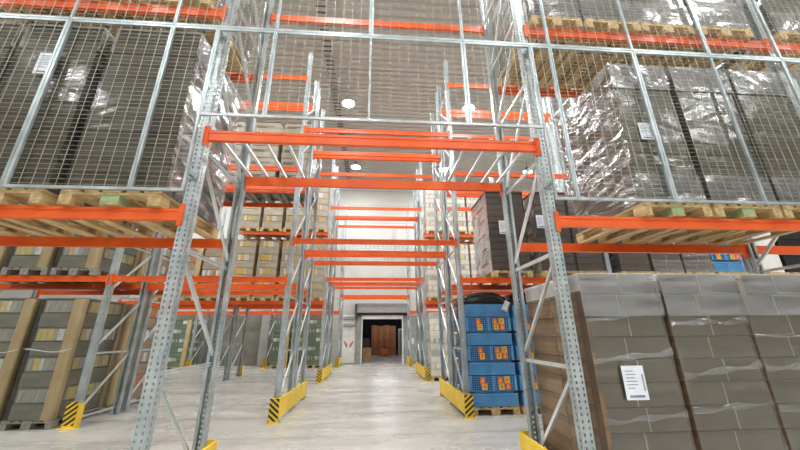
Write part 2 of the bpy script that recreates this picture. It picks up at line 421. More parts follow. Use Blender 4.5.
# support bars lying across the passage beams of the first row
for i, x in enumerate((1.0, 1.24, 1.48, 1.7)):
    for s in (-1, 1):
        mb = MB(); mb.bar((0, 3.05, 0), (0, 4.17, 0), 0, 0, 'galvlight', profile=u_prof(.03, .026))
        o = put('support_bar', mb.mesh('support_bar'), None, (s*x, 0, 3.47+BH/2+.016))
        tag(o, f'{side_word(s)} galvanized support bar, {ordn[3-i]} from the upright, across the first row passage beams', 'support bar', 'support bars over the passage')
# wire decks over the passage of the second row
for rk in 'BC':
    y0, y1, ph = RACKS[rk]
    mb = MB(); z = 3.43+BH/2+.011
    for i in range(34): x = -1.65+i*.1; mb.bar((x, y0-.0, z), (x, y1, z), .007, .007, 'galv')
    for j in range(6): mb.bar((-1.68, y0+.04+j*.2, z-.004), (1.68, y0+.04+j*.2, z-.004), .008, .008, 'galv')
    o = put('wire_deck', mb.mesh('wire_deck')); tag(o, f'galvanized wire deck lying over the passage, {ph}', 'wire deck')

# ------------------------------------------------------------------ safety mesh in front of the first row
MY = 2.955
def safety_mesh(x0, x1, z0, z1, label, wl=.02, wr=.02):
    t = thing('safety_mesh', label, 'safety mesh', ((x0+x1)/2, MY, z0), 'safety mesh screens')
    w = x1-x0-.004; h = z1-z0-.004; a = -w/2; b = w/2
    for q, ww in ((a+wl/2, wl), (b-wr/2, wr)):
        mb = MB(); mb.box(q-ww/2, -.014, .0, q+ww/2, .014, h, 'galv', .003); put('side_rail', mb.mesh('side_rail'), t)
    for zz in (.015, h-.015):
        mb = MB(); mb.box(a+wl+.0005, -.012, zz-.014, b-wr-.0005, .012, zz+.014, 'galv'); put('cross_rail', mb.mesh('cross_rail'), t)
    mb = MB(); n = max(2, round((w-.03)/.1)); st = (w-.03)/n
    for i in range(1, n): x = a+.015+i*st; mb.bar((x, -.004, .02), (x, -.004, h-.02), .0042, .0042, 'wire')
    m_ = int((h-.04)/.05)
    for j in range(1, m_+1): mb.bar((a+.02, .001, j*.05), (b-.02, .001, j*.05), .0027, .0027, 'wire')
    put('wire_grid', mb.mesh('wire_grid', fix=False), t)
    return t
LOWW = {-.1: .009, 4.12: .01, -1.17: .02, 3.1: .026, -3.36: .028, .98: .026}
UPW = {-.1: .024, -3.36: .008, 4.12: .022, 3.1: .012, 2.04: .016}
PXS = [-5.5, -4.43, -3.36, -2.28, -1.8, -1.17, -.1, .98, 1.8, 2.04, 3.1, 4.12, 5.1, 6.2]
MT, MTOP = 4.79, 6.9
for i in range(len(PXS)-1):
    x0, x1 = PXS[i], PXS[i+1]; mid = (x0+x1)/2
    zb = 3.63 if abs(mid) < 1.8 else 2.79
    ds = 'over the passage' if abs(mid) < 1.8 else side_word(mid)
    safety_mesh(x0, x1, zb, MT, f'galvanized wire mesh screen, lower tier, {ordn[i] if i < 9 else ["tenth","eleventh","twelfth","thirteenth"][i-9]} along, {ds}', LOWW.get(x0, .02), LOWW.get(x1, .02))
up = [-5.5, -4.43, -3.36, -2.28, -1.17, -.1, .98, 2.04, 3.1, 4.12, 5.1, 6.2]
for i in range(len(up)-1):
    x0, x1 = up[i], up[i+1]; mid = (x0+x1)/2
    ds = 'over the passage' if abs(mid) < 1.6 else side_word(mid)
    safety_mesh(x0, x1, MT, MTOP, f'galvanized wire mesh screen, upper tier, {ordn[i] if i < 9 else ["tenth","eleventh"][i-9]} along, {ds}', UPW.get(x0, .014), UPW.get(x1, .014))
for x in (-5.27, -1.8, 1.8, 5.22):
    for z in (3.0, 4.79, 6.85):
        mb = MB(); mb.box(-.02, MY+.016, -.02, .02, 3.054, .02, 'galv').box(-.045, 3.046, -.035, .045, 3.055, .035, 'galv')
        o = put('mesh_bracket', mb.mesh('mesh_bracket'), None, (x, 0, z))
        lvw = {3.0: 'low', 4.79: 'middle', 6.85: 'high'}[z]
        tag(o, f'small grey bracket at {lvw} height holding mesh to {side_word(x)} {"passage" if abs(x) < 2 else "outer"} upright', 'bracket', 'mesh brackets')

# ------------------------------------------------------------------ floor guards
def clip(poly, z, keep_above):
    res = []
    for p, q in zip(poly, poly[1:]+poly[:1]):
        ip = (p[1] >= z) == keep_above; iq = (q[1] >= z) == keep_above
        if ip: res.append(p)
        if ip != iq: t = (z-p[1])/(q[1]-p[1]); res.append((p[0]+(q[0]-p[0])*t, z))
    return res
def striped(mb, x0, x1, y, z0, z1, ny=-1, n=4, flip=False):
    """slanted black stripes on the outer face of a yellow plate; plate normal along y"""
    h = z1-z0; st = h/n; sl = (x1-x0)*.8; e = .003*ny
    for k in range(-3, n+1):
        zc = z0+(k+.3)*st
        a = [(x0, zc), (x1, zc+sl), (x1, zc+sl+st*.5), (x0, zc+st*.5)]
        if flip: a = [(x0+x1-x, z) for x, z in a]
        a = clip(a, z0, True)
        a = clip(a, z1, False) if len(a) > 2 else a
        if len(a) > 2: mb.poly([(x, y+e, z) for x, z in a], [tuple(range(len(a)))], 'black')
def barrier(x, y0, y1, inner, label):
    """long yellow side plate on the passage side of a frame with striped end plates"""
    s = 1 if x < 0 else -1
    t = thing('floor_barrier', label, 'floor barrier', (x, y0, 0), 'yellow floor barriers beside the passage'); H = .41; ln = y1-y0
    mb = MB(); xi = s*.085
    mb.box(min(xi, xi+s*.006), .0, .07, max(xi, xi+s*.006), ln, H, 'yellow', .002)
    mb.box(min(xi, xi-s*.022), .0, H-.006, max(xi, xi-s*.022), ln, H, 'yellow'); put('side_plate', mb.mesh('side_plate'), t)
    for yy, ny in ((-.006, -1), (ln, 1)):
        mb = MB(); mb.box(-.09, yy, .0, .09, yy+.006, H+.01, 'yellow', .001); striped(mb, -.088, .088, yy if ny < 0 else yy+.006, .04, H, ny, flip=x < 0)
        put('end_plate', mb.mesh('end_plate', fix=False), t, label='yellow end plate with slanted black stripes')
    mb = MB()
    for yy in (.0, ln-.06): mb.box(-.1, yy, 0, .1, yy+.06, .012, 'yellow')
    put('foot_plate', mb.mesh('foot_plate'), t)
for rs, y0, y1, ph in (('A', 2.9, 4.33, 'first'), ('B', 6.86, 9.42, 'second'), ('D', 12.02, 14.63, 'third'), ('F', 17.36, 18.74, 'last')):
    for s in (-1, 1):
        barrier(s*1.8, y0, y1, s, f'yellow barrier with black striped ends beside the {side_word(s)} passage upright, {ph} rack row')
def guard(x, y, ph, ny=-1):
    t = thing('column_guard', f'short yellow black striped guard at outer {side_word(x)} upright foot, {ph}', 'column guard', (x, y, 0), 'upright foot guards')
    mb = MB(); H = .42; ya = -.075 if ny < 0 else .075
    mb.box(-.1, min(ya, ya+.008), 0, .1, max(ya, ya+.008), H, 'yellow', .002); striped(mb, -.098, .098, ya if ny < 0 else ya+.008, .05, H, ny)
    put('striped_plate', mb.mesh('striped_plate', fix=False), t)
    for sx in (-1, 1):
        mb = MB(); mb.box(min(sx*.1, sx*.094), min(ya, ya-ny*.14), 0, max(sx*.1, sx*.094), max(ya, ya-ny*.14), H-.03, 'yellow')
        put('wing_plate', mb.mesh('wing_plate'), t)
    mb = MB(); mb.box(-.14, min(ya-.04, ya+.02), 0, .14, max(ya-.04, ya+.02), .012, 'yellow'); put('foot_plate', mb.mesh('foot_plate'), t)
guard(-5.27, 6.96, 'second rack row'); guard(5.22, 6.96, 'second rack row'); guard(-5.27, 14.51, 'third rack row', 1)
guard(-5.27, 12.15, 'third rack row front'); guard(-5.27, 17.5, 'last rack row'); guard(-8.75, 17.5, 'last rack row, farther out')

# ------------------------------------------------------------------ pallets
PALLET = {}
def pallet_parts(wood, centre):
    key = (wood, centre)
    if key in PALLET: return PALLET[key]
    W, D = .8, 1.2
    d = MB()
    for x, w in ((-.3275, .145), (-.165, .1), (0, .145), (.165, .1), (.3275, .145)):
        d.box(x-w/2, -D/2, .122, x+w/2, D/2, .144, wood, .002)
    for y in (-D/2+.0725, 0, D/2-.0725): d.box(-W/2, y-.07, .1, W/2, y+.07, .1219, wood)
    blk = {}
    for m_ in (wood, centre):
        for nm, w in (('e', .1), ('c', .145)):
            b = MB(); b.box(-w/2, -.0725, .022, w/2, .0725, .0999, m_, .003); blk[(m_, nm)] = b.mesh('block')
    r = {}
    for nm, w in (('e', .1), ('c', .145)):
        b = MB(); b.box(-w/2, -D/2, 0, w/2, D/2, .0219, wood, .002); r[nm] = b.mesh('bottom_runner')
    one = MB(); one.v, one.f, one.m, one.mats = list(d.v), [list(f) for f in d.f], list(d.m), list(d.mats)
    for x, w in ((-.35, .1), (0, .145), (.35, .1)):
        one.box(x-w/2, -D/2, 0, x+w/2, D/2, .0219, wood)
        for y in (-.5275, 0, .5275): one.box(x-w/2, y-.0725, .022, x+w/2, y+.0725, .0999, wood)
    PALLET[key] = (d.mesh('deck'), blk, r, one.mesh('pallet')); return PALLET[key]
def pallet(x, y, z, label, w=.8, parts=True, wood='wood', centre=None, group='wooden pallets'):
    centre = centre or wood
    deck, blk, run, one = pallet_parts(wood, centre); sx = w/.8
    if not parts:
        o = put('pallet', one, None, (x, y, z), scale=(sx, 1, 1)); return tag(o, label, 'pallet', group)
    t = thing('pallet', label, 'pallet', (x, y, z), group); t.scale = (sx, 1, 1)
    put('deck', deck, t)
    for xx, nm in ((-.35, 'e'), (0, 'c'), (.35, 'e')):
        put('bottom_runner', run[nm], t, (xx, 0, 0))
        for yy in (-.5275, 0, .5275):
            g = nm == 'c' and yy < -.1 and centre != wood
            put('block', blk[(centre if g else wood, nm)], t, (xx, yy, 0), label='green painted block' if g else None)
    return t

# ------------------------------------------------------------------ loads
def shell(name, W, D, z0, z1, mat, off=.012, amp=.009, seed=0, top=True, sides='flrb', nx=12, nz=22, front=None):
    """wrinkled film skin around a W x D block between z0 and z1"""
    mb = MB(); a, b = W/2+off, D/2+off
    def disp(p, nrm):
        q = Vector(p)*7+Vector((seed*3.1, 0, seed))
        return tuple(Vector(p)+Vector(nrm)*abs(noise.noise(q))*amp*1.6)
    def quad(P, nrm, nu, nv, mt=None):
        o = len(mb.v); k = mb.mi(mt or mat)
        for j in range(nv+1):
            for i in range(nu+1): mb.v.append(disp(P(i/nu, j/nv), nrm))
        for j in range(nv):
            for i in range(nu):
                mb.f.append([o+j*(nu+1)+i, o+j*(nu+1)+i+1, o+(j+1)*(nu+1)+i+1, o+(j+1)*(nu+1)+i]); mb.m.append(k)
    h = z1-z0; nzz = max(3, int(nz*h/2))
    if 'f' in sides: quad(lambda u, v: (-a+2*a*u, -b, z0+h*v), (0, -1, 0), nx, nzz, front)
    if 'b' in sides: quad(lambda u, v: (a-2*a*u, b, z0+h*v), (0, 1, 0), nx, nzz)
    if 'l' in sides: quad(lambda u, v: (-a, b-2*b*u, z0+h*v), (-1, 0, 0), nx, nzz)
    if 'r' in sides: quad(lambda u, v: (a, -b+2*b*u, z0+h*v), (1, 0, 0), nx, nzz)
    if top: quad(lambda u, v: (-a+2*a*u, -b+2*b*v, z1+off*.6), (0, 0, 1), nx, nx)
    return mb.mesh(name, smooth=True, fix=False)
def note_mesh(w, h):
    """paper slip lying in the plane y=0 facing -y, with pale print"""
    mb = MB(); mb.box(-w/2, -.002, -h/2, w/2, 0, h/2, 'paper')
    r2 = random.Random(3)
    for k in range(6):
        z = h*(.34-k*.1); mb.box(-w*.36, -.0028, z-h*.012, -w*.36+w*r2.uniform(.3, .6), -.002, z+h*.012, 'ink')
    mb.box(-w*.34, -.0028, -h*.43, w*.34, -.002, -h*.36, 'ink').box(w*.36, -.0028, -h*.25, w*.42, -.002, h*.25, 'ink')
    return mb.mesh('label_sheet')
NOTE = note_mesh(.2, .27)
MESH = {}
def cached(key, fn):
    if key not in MESH: MESH[key] = fn()
    return MESH[key]
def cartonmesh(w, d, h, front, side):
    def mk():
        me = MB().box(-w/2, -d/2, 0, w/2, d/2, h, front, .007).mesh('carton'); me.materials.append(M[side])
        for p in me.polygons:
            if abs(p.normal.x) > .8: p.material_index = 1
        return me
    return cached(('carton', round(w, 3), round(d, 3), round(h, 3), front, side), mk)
def boxmesh(name, w, d, h, mat, bev=.006):
    return cached((name, round(w, 3), round(d, 3), round(h, 3), mat), lambda: MB().box(-w/2, -d/2, 0, w/2, d/2, h, mat, bev).mesh(name))

def load_sheets(x, y, z, label, W=.78, D=1.14, H=1.9, mat='sheet', seed=1, note=None, group=None, cap='white', milky=True, filmy=True, caph=.13):
    """bundles of flat cardboard in stretch film, white top sheet edges"""
    t = thing('wrapped_load', label, 'wrapped load', (x, y, z), group); r = random.Random(seed)
    n = 12; h = H/n
    for k in range(n):
        put('cardboard_bundle', boxmesh('cardboard_bundle', W-.012, D-.012, h-.004, mat, .008), t, (r.uniform(-.004, .004), r.uniform(-.004, .004), k*h))
    if cap:
        mb = MB(); a, b = W/2+.003, D/2+.003
        mb.box(-a, -b, H-.0, a, b, H+.006, cap)
        for s in (-1, 1): mb.box(min(s*a, s*(a+.004)), -b, H-caph, max(s*a, s*(a+.004)), b, H+.006, cap)
        put('top_cover', mb.mesh('top_cover'), t, label='white card cover over the top edges')
    if filmy:
        put('stretch_film', shell('stretch_film', W, D, .0, H, 'film', .01, .006, seed, front='filmmid' if milky else 'filmcalm'), t)
        if milky:
            put('film_band', shell('film_band', W, D, H-.36, H+.004, 'milky', .022, .006, seed+5, sides='f', top=False), t, label='milky film wrapped over the top')
            put('film_band', shell('film_band', W, D, .0, .34, 'milky', .022, .006, seed+9, sides='f', top=False), t, label='milky film wrapped around the base')
    if note:
        put('label_sheet', NOTE, t, (note[0], -D/2-.036, note[1]), scale=(note[2], 1, note[2]) if len(note) > 2 else (1, 1, 1), label='white paper label')
    return t

def load_cartons(x, y, z, label, W=.78, D=1.16, H=1.9, rows=10, seed=1, note=None, group=None, mat='kraft', side='kraftsidelit', board='full'):
    """brick-bonded cartons in stretch film"""
    t = thing('carton_load', label, 'wrapped cartons', (x, y, z), group); r = random.Random(seed); h = H/rows
    for k in range(rows):
        c = (.03 if k % 2 else -.035)+r.uniform(-.012, .012)
        for (a, b) in ((-W/2, c), (c, W/2)):
            for (p, q) in ((-D/2, 0), (0, D/2)):
                w = b-a-.004; d = q-p-.004
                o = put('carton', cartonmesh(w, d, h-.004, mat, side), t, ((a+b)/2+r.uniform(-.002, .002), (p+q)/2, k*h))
                if a < 0 and abs(a+W/2) < 1e-6 and p < 0:
                    put('tape', boxmesh('tape', .010, .004, h-.012, 'tape', 0), o, (w/2-.001, -d/2-.002, .004), label='white tape edge')
    mb = MB(); a, b = W/2+.002, D/2+.002
    mb.box(-a, -b, H, a, b, H+.005, 'white')
    mb.box(-a-.004, -b, H-.16, -a, b, H+.005, 'white'); put('top_cover', mb.mesh('top_cover'), t, label='white card cover over the top edge')
    if board:
        zb = 0 if board == 'full' else H-.2; m_ = 'boarddark' if board == 'full' else 'board'
        mb = MB(); mb.box(-a-.007, -b-.006, zb, -a-.003, -b+.09, H-.16, m_) if board == 'full' else None
        mb.box(-a-.007, -b-.008, zb, -a+(.03 if board == 'full' else .05), -b-.004, H-(.16 if board == 'full' else .0), m_)
        put('corner_board', mb.mesh('corner_board'), t, label='brown corner board')
    put('stretch_film', shell('stretch_film', W, D, .0, H, 'filmcalm', .008, .006, seed, front='filmmid'), t)
    put('film_band', shell('film_band', W, D, .0, .26, 'milky', .02, .006, seed+7, sides='f', top=False), t, label='milky film around the bottom row')
    put('film_band', shell('film_band', W, D, H-.39, H+.004, 'milky', .022, .006, seed+5, sides='f', top=False), t, label='milky film over the top rows')
    for k in range(4):
        z0 = .35+k*.34+r.uniform(-.08, .08); sl = r.uniform(-.05, .09); hh = r.uniform(.03, .07); mb = MB(); nn = 14; a_ = W/2+.012
        pts = [(-a_+2*a_*q/nn, -D/2-.019-.004*math.sin(q*1.7+k), z0+sl*q/nn+.008*math.sin(q*1.1+k*2)+e*hh*(.7+.3*math.sin(q*.9+k))) for e in (0, 1) for q in range(nn+1)]
        mb.poly(pts, [(q, q+1, nn+2+q, nn+1+q) for q in range(nn)], 'streak'); put('film_fold', mb.mesh('film_fold', True), t, label='whitish fold of stretch film')
    if note: put('label_sheet', NOTE, t, (note[0], -D/2-.036, note[1]), (0, 0, 0), (note[2], 1, note[2]), label='white paper label')
    return t

def print_panel(w, h, seed, cols, base):
    """printed strip of upright colour blocks on a carton face, in the plane y=0 facing -y"""
    r = random.Random(seed); mb = MB(); x = -w/2; mb.box(-w/2, 0, 0, w/2, .004, h, base)
    while x < w/2-.02:
        s = r.uniform(.05, .13); e = min(x+s, w/2); m_ = r.choice(cols)
        mb.box(x+.004, -.003, .012, e-.004, 0, h-.012, m_); x = e
    return mb.mesh('printed_panel')
STYLE = {
    'striped': ('traygrey', ['printgrey', 'printyellow', 'printwhite', 'printgrey', 'printgrey'], 'board', 4),
    'red': ('trayred', ['printred', 'printgrey', 'printred', 'printwhite'], 'board', 4),
    'yellow': ('traypale', ['printgold', 'printgold', 'printgrey', 'printgold', 'printwhite'], None, 4),
    'green': ('traygreen', ['printwhite', 'traygreen', 'printwhite', 'printgrey'], 'board', 5),
    'white': ('traywhite', ['printyellow', 'printgrey', 'printwhite', 'printwhite'], None, 5),
    'text': ('traytext', ['traytext'], None, 5),
}
def load_trays(x, y, z, label, style, W=.8, D=1.16, H=2.05, seed=1, group=None, sides='fr', boards=True, filmy=False, strap=False):
    base, cols, brd, rows = STYLE[style]
    t = thing('carton_load', label, 'wrapped cartons', (x, y, z), group); h = H/rows
    for k in range(rows):
        put('carton_row', boxmesh('carton_row', W-.01, D-.01, h*.5-.006, base, .01), t, (0, 0, k*h))
        put('carton_row', boxmesh('carton_row', W-.024, D-.024, h*.5-.006, base, .01), t, (0, 0, k*h+h*.5))
        if style == 'text':
            def tm(w_):
                mb = MB(); r = random.Random(seed)
                for q in range(3): mb.box(-w_*.4, -.002, h*(.12+q*.1), w_*(-.1+r.random()*.5), 0, h*(.12+q*.1)+.022, 'inkblack')
                return mb.mesh('printed_panel')
            put('printed_panel', cached(('text', seed, k % 2, 'f'), lambda: tm(W)), t, (0, -D/2+.011, k*h+h*.3), label='rows of dark print')
            continue
        v = (seed*7+k) % 3
        if 'f' in sides: put('printed_panel', cached((style, W, v, 'f', h), lambda: print_panel(W-(.34 if style == 'yellow' else .16), h*.44, v+11, cols, base)), t, (-.03, -D/2+.006, k*h+h*.52), label='strip of coloured print')
        if 'r' in sides: put('printed_panel', cached((style, D, v, 'r', h), lambda: print_panel(D-.3, h*.44, v+31, cols, base)), t, (W/2-.006, 0, k*h+h*.52), (0, 0, math.pi/2), label='strip of coloured print')
        if 'l' in sides: put('printed_panel', cached((style, D, v, 'r', h), lambda: print_panel(D-.3, h*.44, v+31, cols, base)), t, (-W/2+.006, 0, k*h+h*.52), (0, 0, -math.pi/2), label='strip of coloured print')
    if brd and boards:
        for sx, sy in ((1, -1), (1, 1)):
            def cm():
                mb = MB(); n = 5; R = .05; wid = .17 if sx > 0 else .06; wy = .12
                pr = [(-wid, 0)]+[(-R+R*math.sin(a*math.pi/2/n), R-R*math.cos(a*math.pi/2/n)) for a in range(n+1)]+[(0, wy)]
                pts = []
                for zz in (0, H+.01):
                    for px, py in pr: pts.append((px*sx, py*-sy if sy > 0 else py, zz))
                inner = []
                for zz in (0, H+.01):
                    for px, py in pr: inner.append(((px-.006)*sx if px > -wid else px*sx, (py+.006)*(-sy if sy > 0 else 1), zz))
                m_ = len(pr)
                mb.poly(pts, [(i, i+1, m_+i+1, m_+i) for i in range(m_-1)], brd); mb.poly(inner, [(i, i+1, m_+i+1, m_+i) for i in range(m_-1)], brd)
                mb.poly(pts+inner, [(m_+i, m_+i+1, 3*m_+i+1, 3*m_+i) for i in range(m_-1)], brd)
                return mb.mesh('corner_board', smooth=False)
            put('corner_board', cached(('cb', sx, sy, H, brd), cm), t, (sx*(W/2+.012), sy*(D/2+.012), 0), label='brown card corner board')
    if strap:
        mb = MB(); a_, b_ = W/2+.05, -D/2-.05; mb.tube([(-a_+2*a_*q/8, b_, 1.16-.1*math.sin(math.pi*q/8)*(q/8)) for q in range(9)], .005, 'white', 5)
        put('strap', mb.mesh('strap'), t, label='white cord stretched around the stack')
    put('top_sheet', boxmesh('top_sheet', W+.01, D+.01, .012, base, .004), t, (0, 0, H-.002))
    if filmy: put('stretch_film', shell('stretch_film', W, D, 0, H, 'filmcalm', .03, .012, seed, nx=8, nz=14), t)
    return t
def beam_top(zl): return zl+BH/2+.002
PZ = .145

# first rack row, left-side bay
cy = RACKS['A'][0]+.54
zl = beam_top(L1)
for nm, x, w, seed, note, cen, od in (('a', -2.465, .91, 3, None, 'greenwood', 'first'), ('b', -3.445, .8, 4, (-.02, 1.42, 1.), 'wood', 'second'), ('c', -4.33, .82, 8, None, 'wood', 'third')):
    pallet(x, cy, zl, f'raw wood pallet on the lowest left-side beams of the first row, {od} from the passage', w-.02, True, 'wood', cen)
    load_sheets(x, cy, zl+PZ, f'dark brown wrapped cardboard stack behind mesh on {od} left-side pallet from the passage', w-.03, H=1.97, mat='sheetolive', seed=seed, note=note, group='wrapped cardboard stacks', milky=False, caph=.3)
zl2 = beam_top(L2)
for x, w, seed, od in ((-2.42, .86, 13, 'first'), (-3.31, .82, 14, 'second'), (-4.2, .82, 18, 'third')):
    pallet(x, cy, zl2, f'raw wood pallet on the high left-side beams of the first row, {od} from the passage', w-.02)
    load_sheets(x, cy, zl2+PZ, f'dark cardboard stack high on second level beams, {od} left-side pallet from the passage', w-.04, H=1.3, seed=seed, group='wrapped cardboard stacks')
# first rack row, right-side bay
for x, w, seed, note, cen, od in ((3.145, .77, 21, (-.115, .87, .8), 'greenwood', 'first'), (3.95, .77, 22, None, 'greenwood', 'second'), (4.74, .76, 23, None, 'wood', 'third')):
    pallet(x, cy, zl, f'raw wood pallet on the lowest right-side beams of the first row, {od} from the passage', w-.01, True, 'wood', cen)
    load_sheets(x, cy, zl+PZ, f'shiny film wrapped grey brown stack behind mesh, {od} right-side pallet from the passage', w-.075, H=1.83, seed=seed, note=note, group='wrapped cardboard stacks')
for x, w, seed, od in ((2.25, .68, 33, 'first'), (3.0, .74, 34, 'second'), (3.76, .74, 35, 'third'), (4.57, .76, 36, 'fourth')):
    pallet(x, cy, zl2, f'raw wood pallet on the high right-side beams of the first row, {od} from the passage', w-.01)
    load_sheets(x, cy, zl2+PZ, f'silver film wrapped stack high on second level, {od} right-side pallet from the passage', w-.04, H=1.3, seed=seed, group='wrapped cardboard stacks')
pallet(5.75, cy, zl2, 'raw wood pallet high beyond the outer right-side upright of the first row', .8)
load_sheets(5.75, cy, zl2+PZ, 'silver film wrapped stack high beyond the outer right-side upright', .78, H=1.3, seed=41, group='wrapped cardboard stacks')
# floor cartons under the right-side bay
for x, w, seed, note, od in ((2.295, .74, 51, (-.055, .955, 1.0), 'first'), (3.115, .755, 52, None, 'second'), (3.915, .75, 53, None, 'third'), (4.73, .75, 54, None, 'fourth')):
    pallet(x, cy-.02, 0, f'wooden pallet on the floor under big brown cartons, {od} from the passage', w, True)
    extra = 'with white label, ' if note else ''
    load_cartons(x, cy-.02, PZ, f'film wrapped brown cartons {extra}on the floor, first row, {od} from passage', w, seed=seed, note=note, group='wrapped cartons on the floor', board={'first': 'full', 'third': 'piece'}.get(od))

# second rack row, left-side outer bay
yB = RACKS['B'][0]+.52; yC = RACKS['C'][0]+.55
for i, x in enumerate((-5.94, -6.83, -7.72)):
    pallet(x, yB, 0, f'grey pallet on the floor left-side, second rack row, {ordn[i]} from the striped guard', .82, True, 'greypallet')
    load_trays(x, yB, PZ, f'striped tray cartons with brown corner boards on the floor, {ordn[i]} from the striped guard', 'striped', W=.7, seed=60+i, strap=i < 2, group='striped tray stacks', filmy=True)
    pallet(x, yB, zl, f'grey pallet on lowest level left-side outer bay, second row, {ordn[i]} from its upright', .82, True, 'greypallet')
    load_trays(x, yB, zl+PZ, f'striped cartons above the orange beam left-side, outer bay front, {ordn[i]} from its upright', 'striped', W=.7, seed=70+i, H=1.9, group='striped tray stacks', filmy=True)
for i, x in enumerate((-5.97, -6.86)):
    pallet(x, yC, 0, f'grey pallet on the floor in rear rack, second row, left-side, {ordn[i]} from upright', .82, False, 'greypallet')
    load_trays(x, yC, PZ, f'reddish print cartons on the floor behind striped stacks, left-side, {ordn[i]} from the rear upright', 'red', seed=80+i, group='reddish carton stacks')
    pallet(x, yC, zl, f'grey pallet on lowest level of rear rack, second row, left-side, {ordn[i]} from upright', .82, False, 'greypallet')
    load_trays(x, yC, zl+PZ, f'reddish print cartons on lowest level behind striped stacks, left-side, {ordn[i]} from the rear upright', 'red', seed=84+i, H=1.9, group='reddish carton stacks')
# second rack row, left-side inner bay, rear rack second level
for i, x in enumerate((-2.27, -3.11, -3.95, -4.78)):
    pallet(x, yC, zl2, f'wooden pallet on second level left-side, rear rack of second row, {ordn[i]} from the passage', .8, False, 'greypallet')
    load_trays(x, yC, zl2+PZ, f'light tan cartons with dark print on second level left-side, second row, {ordn[i]} from the passage', 'text', W=.75, seed=90+i, group='light tan carton stacks', H=1.9)
# third rack row, left-side inner bay
yD = RACKS['D'][0]+.55; yE = RACKS['E'][0]+.55
for i, x in enumerate((-2.27, -3.11, -3.95, -4.78)):
    for z, lw, hh in ((zl, 'lowest', 2.05), (zl2, 'second', 2.0)):
        pallet(x, yD, z, f'wooden pallet on {lw} level left-side, third rack row, {ordn[i]} from the passage', .8, False)
        load_trays(x, yD, z+PZ, f'cartons with yellow print on {lw} level left-side, third rack row, {ordn[i]} from the passage', 'yellow', W=.72, seed=100+i, H=hh, group='yellow print carton stacks')
for i, x in enumerate((-5.8, -6.66, -7.52)):
    pallet(x, yD, zl, f'wooden pallet on lowest level left-side outer bay, third rack row, {ordn[i]} from its upright', .8, False)
    load_trays(x, yD, zl+PZ, f'reddish print cartons on lowest level, third rack row, left-side outer bay, {ordn[i]} from its upright', 'red', W=.78, seed=110+i, H=1.9, group='reddish carton stacks')
# last rack row, floor
yF = RACKS['F'][0]+.55
for i, x in enumerate((-2.9, -3.75, -4.6)):
    pallet(x, yF, 0, f'wooden pallet on the floor by the back wall, left-side inner bay, {ordn[i]} from the passage', .8, False)
    load_trays(x, yF, PZ, f'green white tray stack on the floor by back wall, inner bay, {ordn[i]} from passage', 'green', W=.78, seed=120+i, H=2.1, group='green and white tray stacks')
for i, x in enumerate((-9.35, -10.2)):
    pallet(x, yF, 0, f'wooden pallet on the floor by the back wall, far outer bay, {ordn[i]} from its upright', .8, False)
    load_trays(x, yF, PZ, f'green white tray stack by the back wall, far outer bay, {ordn[i]} from its upright', 'green', W=.78, seed=124+i, H=2.1, group='green and white tray stacks')
# third rack row, right-side inner bay
for i, x in enumerate((2.32, 3.16, 4.0)):
    for z, lw, st, hh in ((0, 'floor', 'white', 2.1), (zl, 'lowest', 'white', 2.0), (zl2, 'second', 'white', 1.9)):
        if z == 0 and i > 1: continue
        wh = 'the floor' if lw == 'floor' else f'the {lw} level'
        pallet(x, yD, z, f'wooden pallet on {wh} right-side, third rack row, {ordn[i]} from the passage', .8, False)
        load_trays(x, yD, z+PZ, f'pale film wrapped cartons on {wh} right-side, third rack row, {ordn[i]} from the passage', st, W=.78, seed=130+i, H=hh, sides='fl', group='pale wrapped carton stacks')
# ------------------------------------------------------------------ second rack row, right-side: blue crates on the floor
def crate_mesh(w, d, h, grid):
    mb = MB(); a, b = w/2, d/2; t = .012
    if not grid:   # ribbed solid wall with sloping shoulders
        mb.box(-a+.016, -b+.016, 0, a-.016, b-.016, h-.05, 'blue', .02); mb.box(-a+.05, -b+.05, h-.06, a-.05, b-.05, h-.004, 'blue', .012)
        mb.box(-a, -b, .012, a, b, .036, 'blue', .006).box(-a, -b, h-.078, a, b, h-.052, 'blue', .006)
        for k in range(4): z = .055+k*.037; mb.box(-a+.03, -b+.002, z, a-.03, -b+.03, z+.014, 'blue', .003); mb.box(-a+.002, -b+.03, z, -a+.03, b-.03, z+.014, 'blue', .003)
        for x in (-a+.01, -.015, a-.04): mb.box(x, -b+.001, .03, x+.03, -b+.03, h-.06, 'blue', .003)
    else:
        mb.box(-a+t, -b+t, 0, a-t, b-t, h-.004, 'bluedark')
        nx = 22; st = w/nx
        for i in range(nx+1): x = -a+i*st; mb.box(max(x-.0045, -a), -b, .0, min(x+.0045, a), -b+t, h-.006, 'blue')
        ny = 13; sy = d/ny
        for i in range(ny+1):
            y = -b+i*sy; mb.box(-a, max(y-.0045, -b), 0, -a+t, min(y+.0045, b), h-.006, 'blue'); mb.box(a-t, max(y-.0045, -b), 0, a, min(y+.0045, b), h-.006, 'blue')
        for k in range(7):
            z = k*(h-.03)/6
            mb.box(-a, -b-.001, z, a, -b+t, z+.010, 'blue'); mb.box(-a-.001, -b, z, -a+t, b, z+.010, 'blue'); mb.box(a-t, -b, z, a+.001, b, z+.010, 'blue')
        mb.box(-a, b-t, 0, a, b, h-.006, 'blue')
        for x in (-a, -.02, a-.04): mb.box(x, -b-.003, 0, x+.04, -b+t, h-.006, 'blue', .003)
    return mb.mesh('blue_crate')
def sticker_mesh(mat):
    mb = MB(); mb.box(-.055, -.003, -.06, .055, 0, .06, mat, .001)
    other = 'stickerred' if mat == 'stickerorange' else 'stickerorange'
    mb.box(-.022, -.0045, -.03, .022, -.003, .012, other).box(-.012, -.0045, .02, .012, -.003, .044, other)
    return mb.mesh('sticker')
STK = {m_: sticker_mesh(m_) for m_ in ('stickerorange', 'stickerred')}
CR = {}
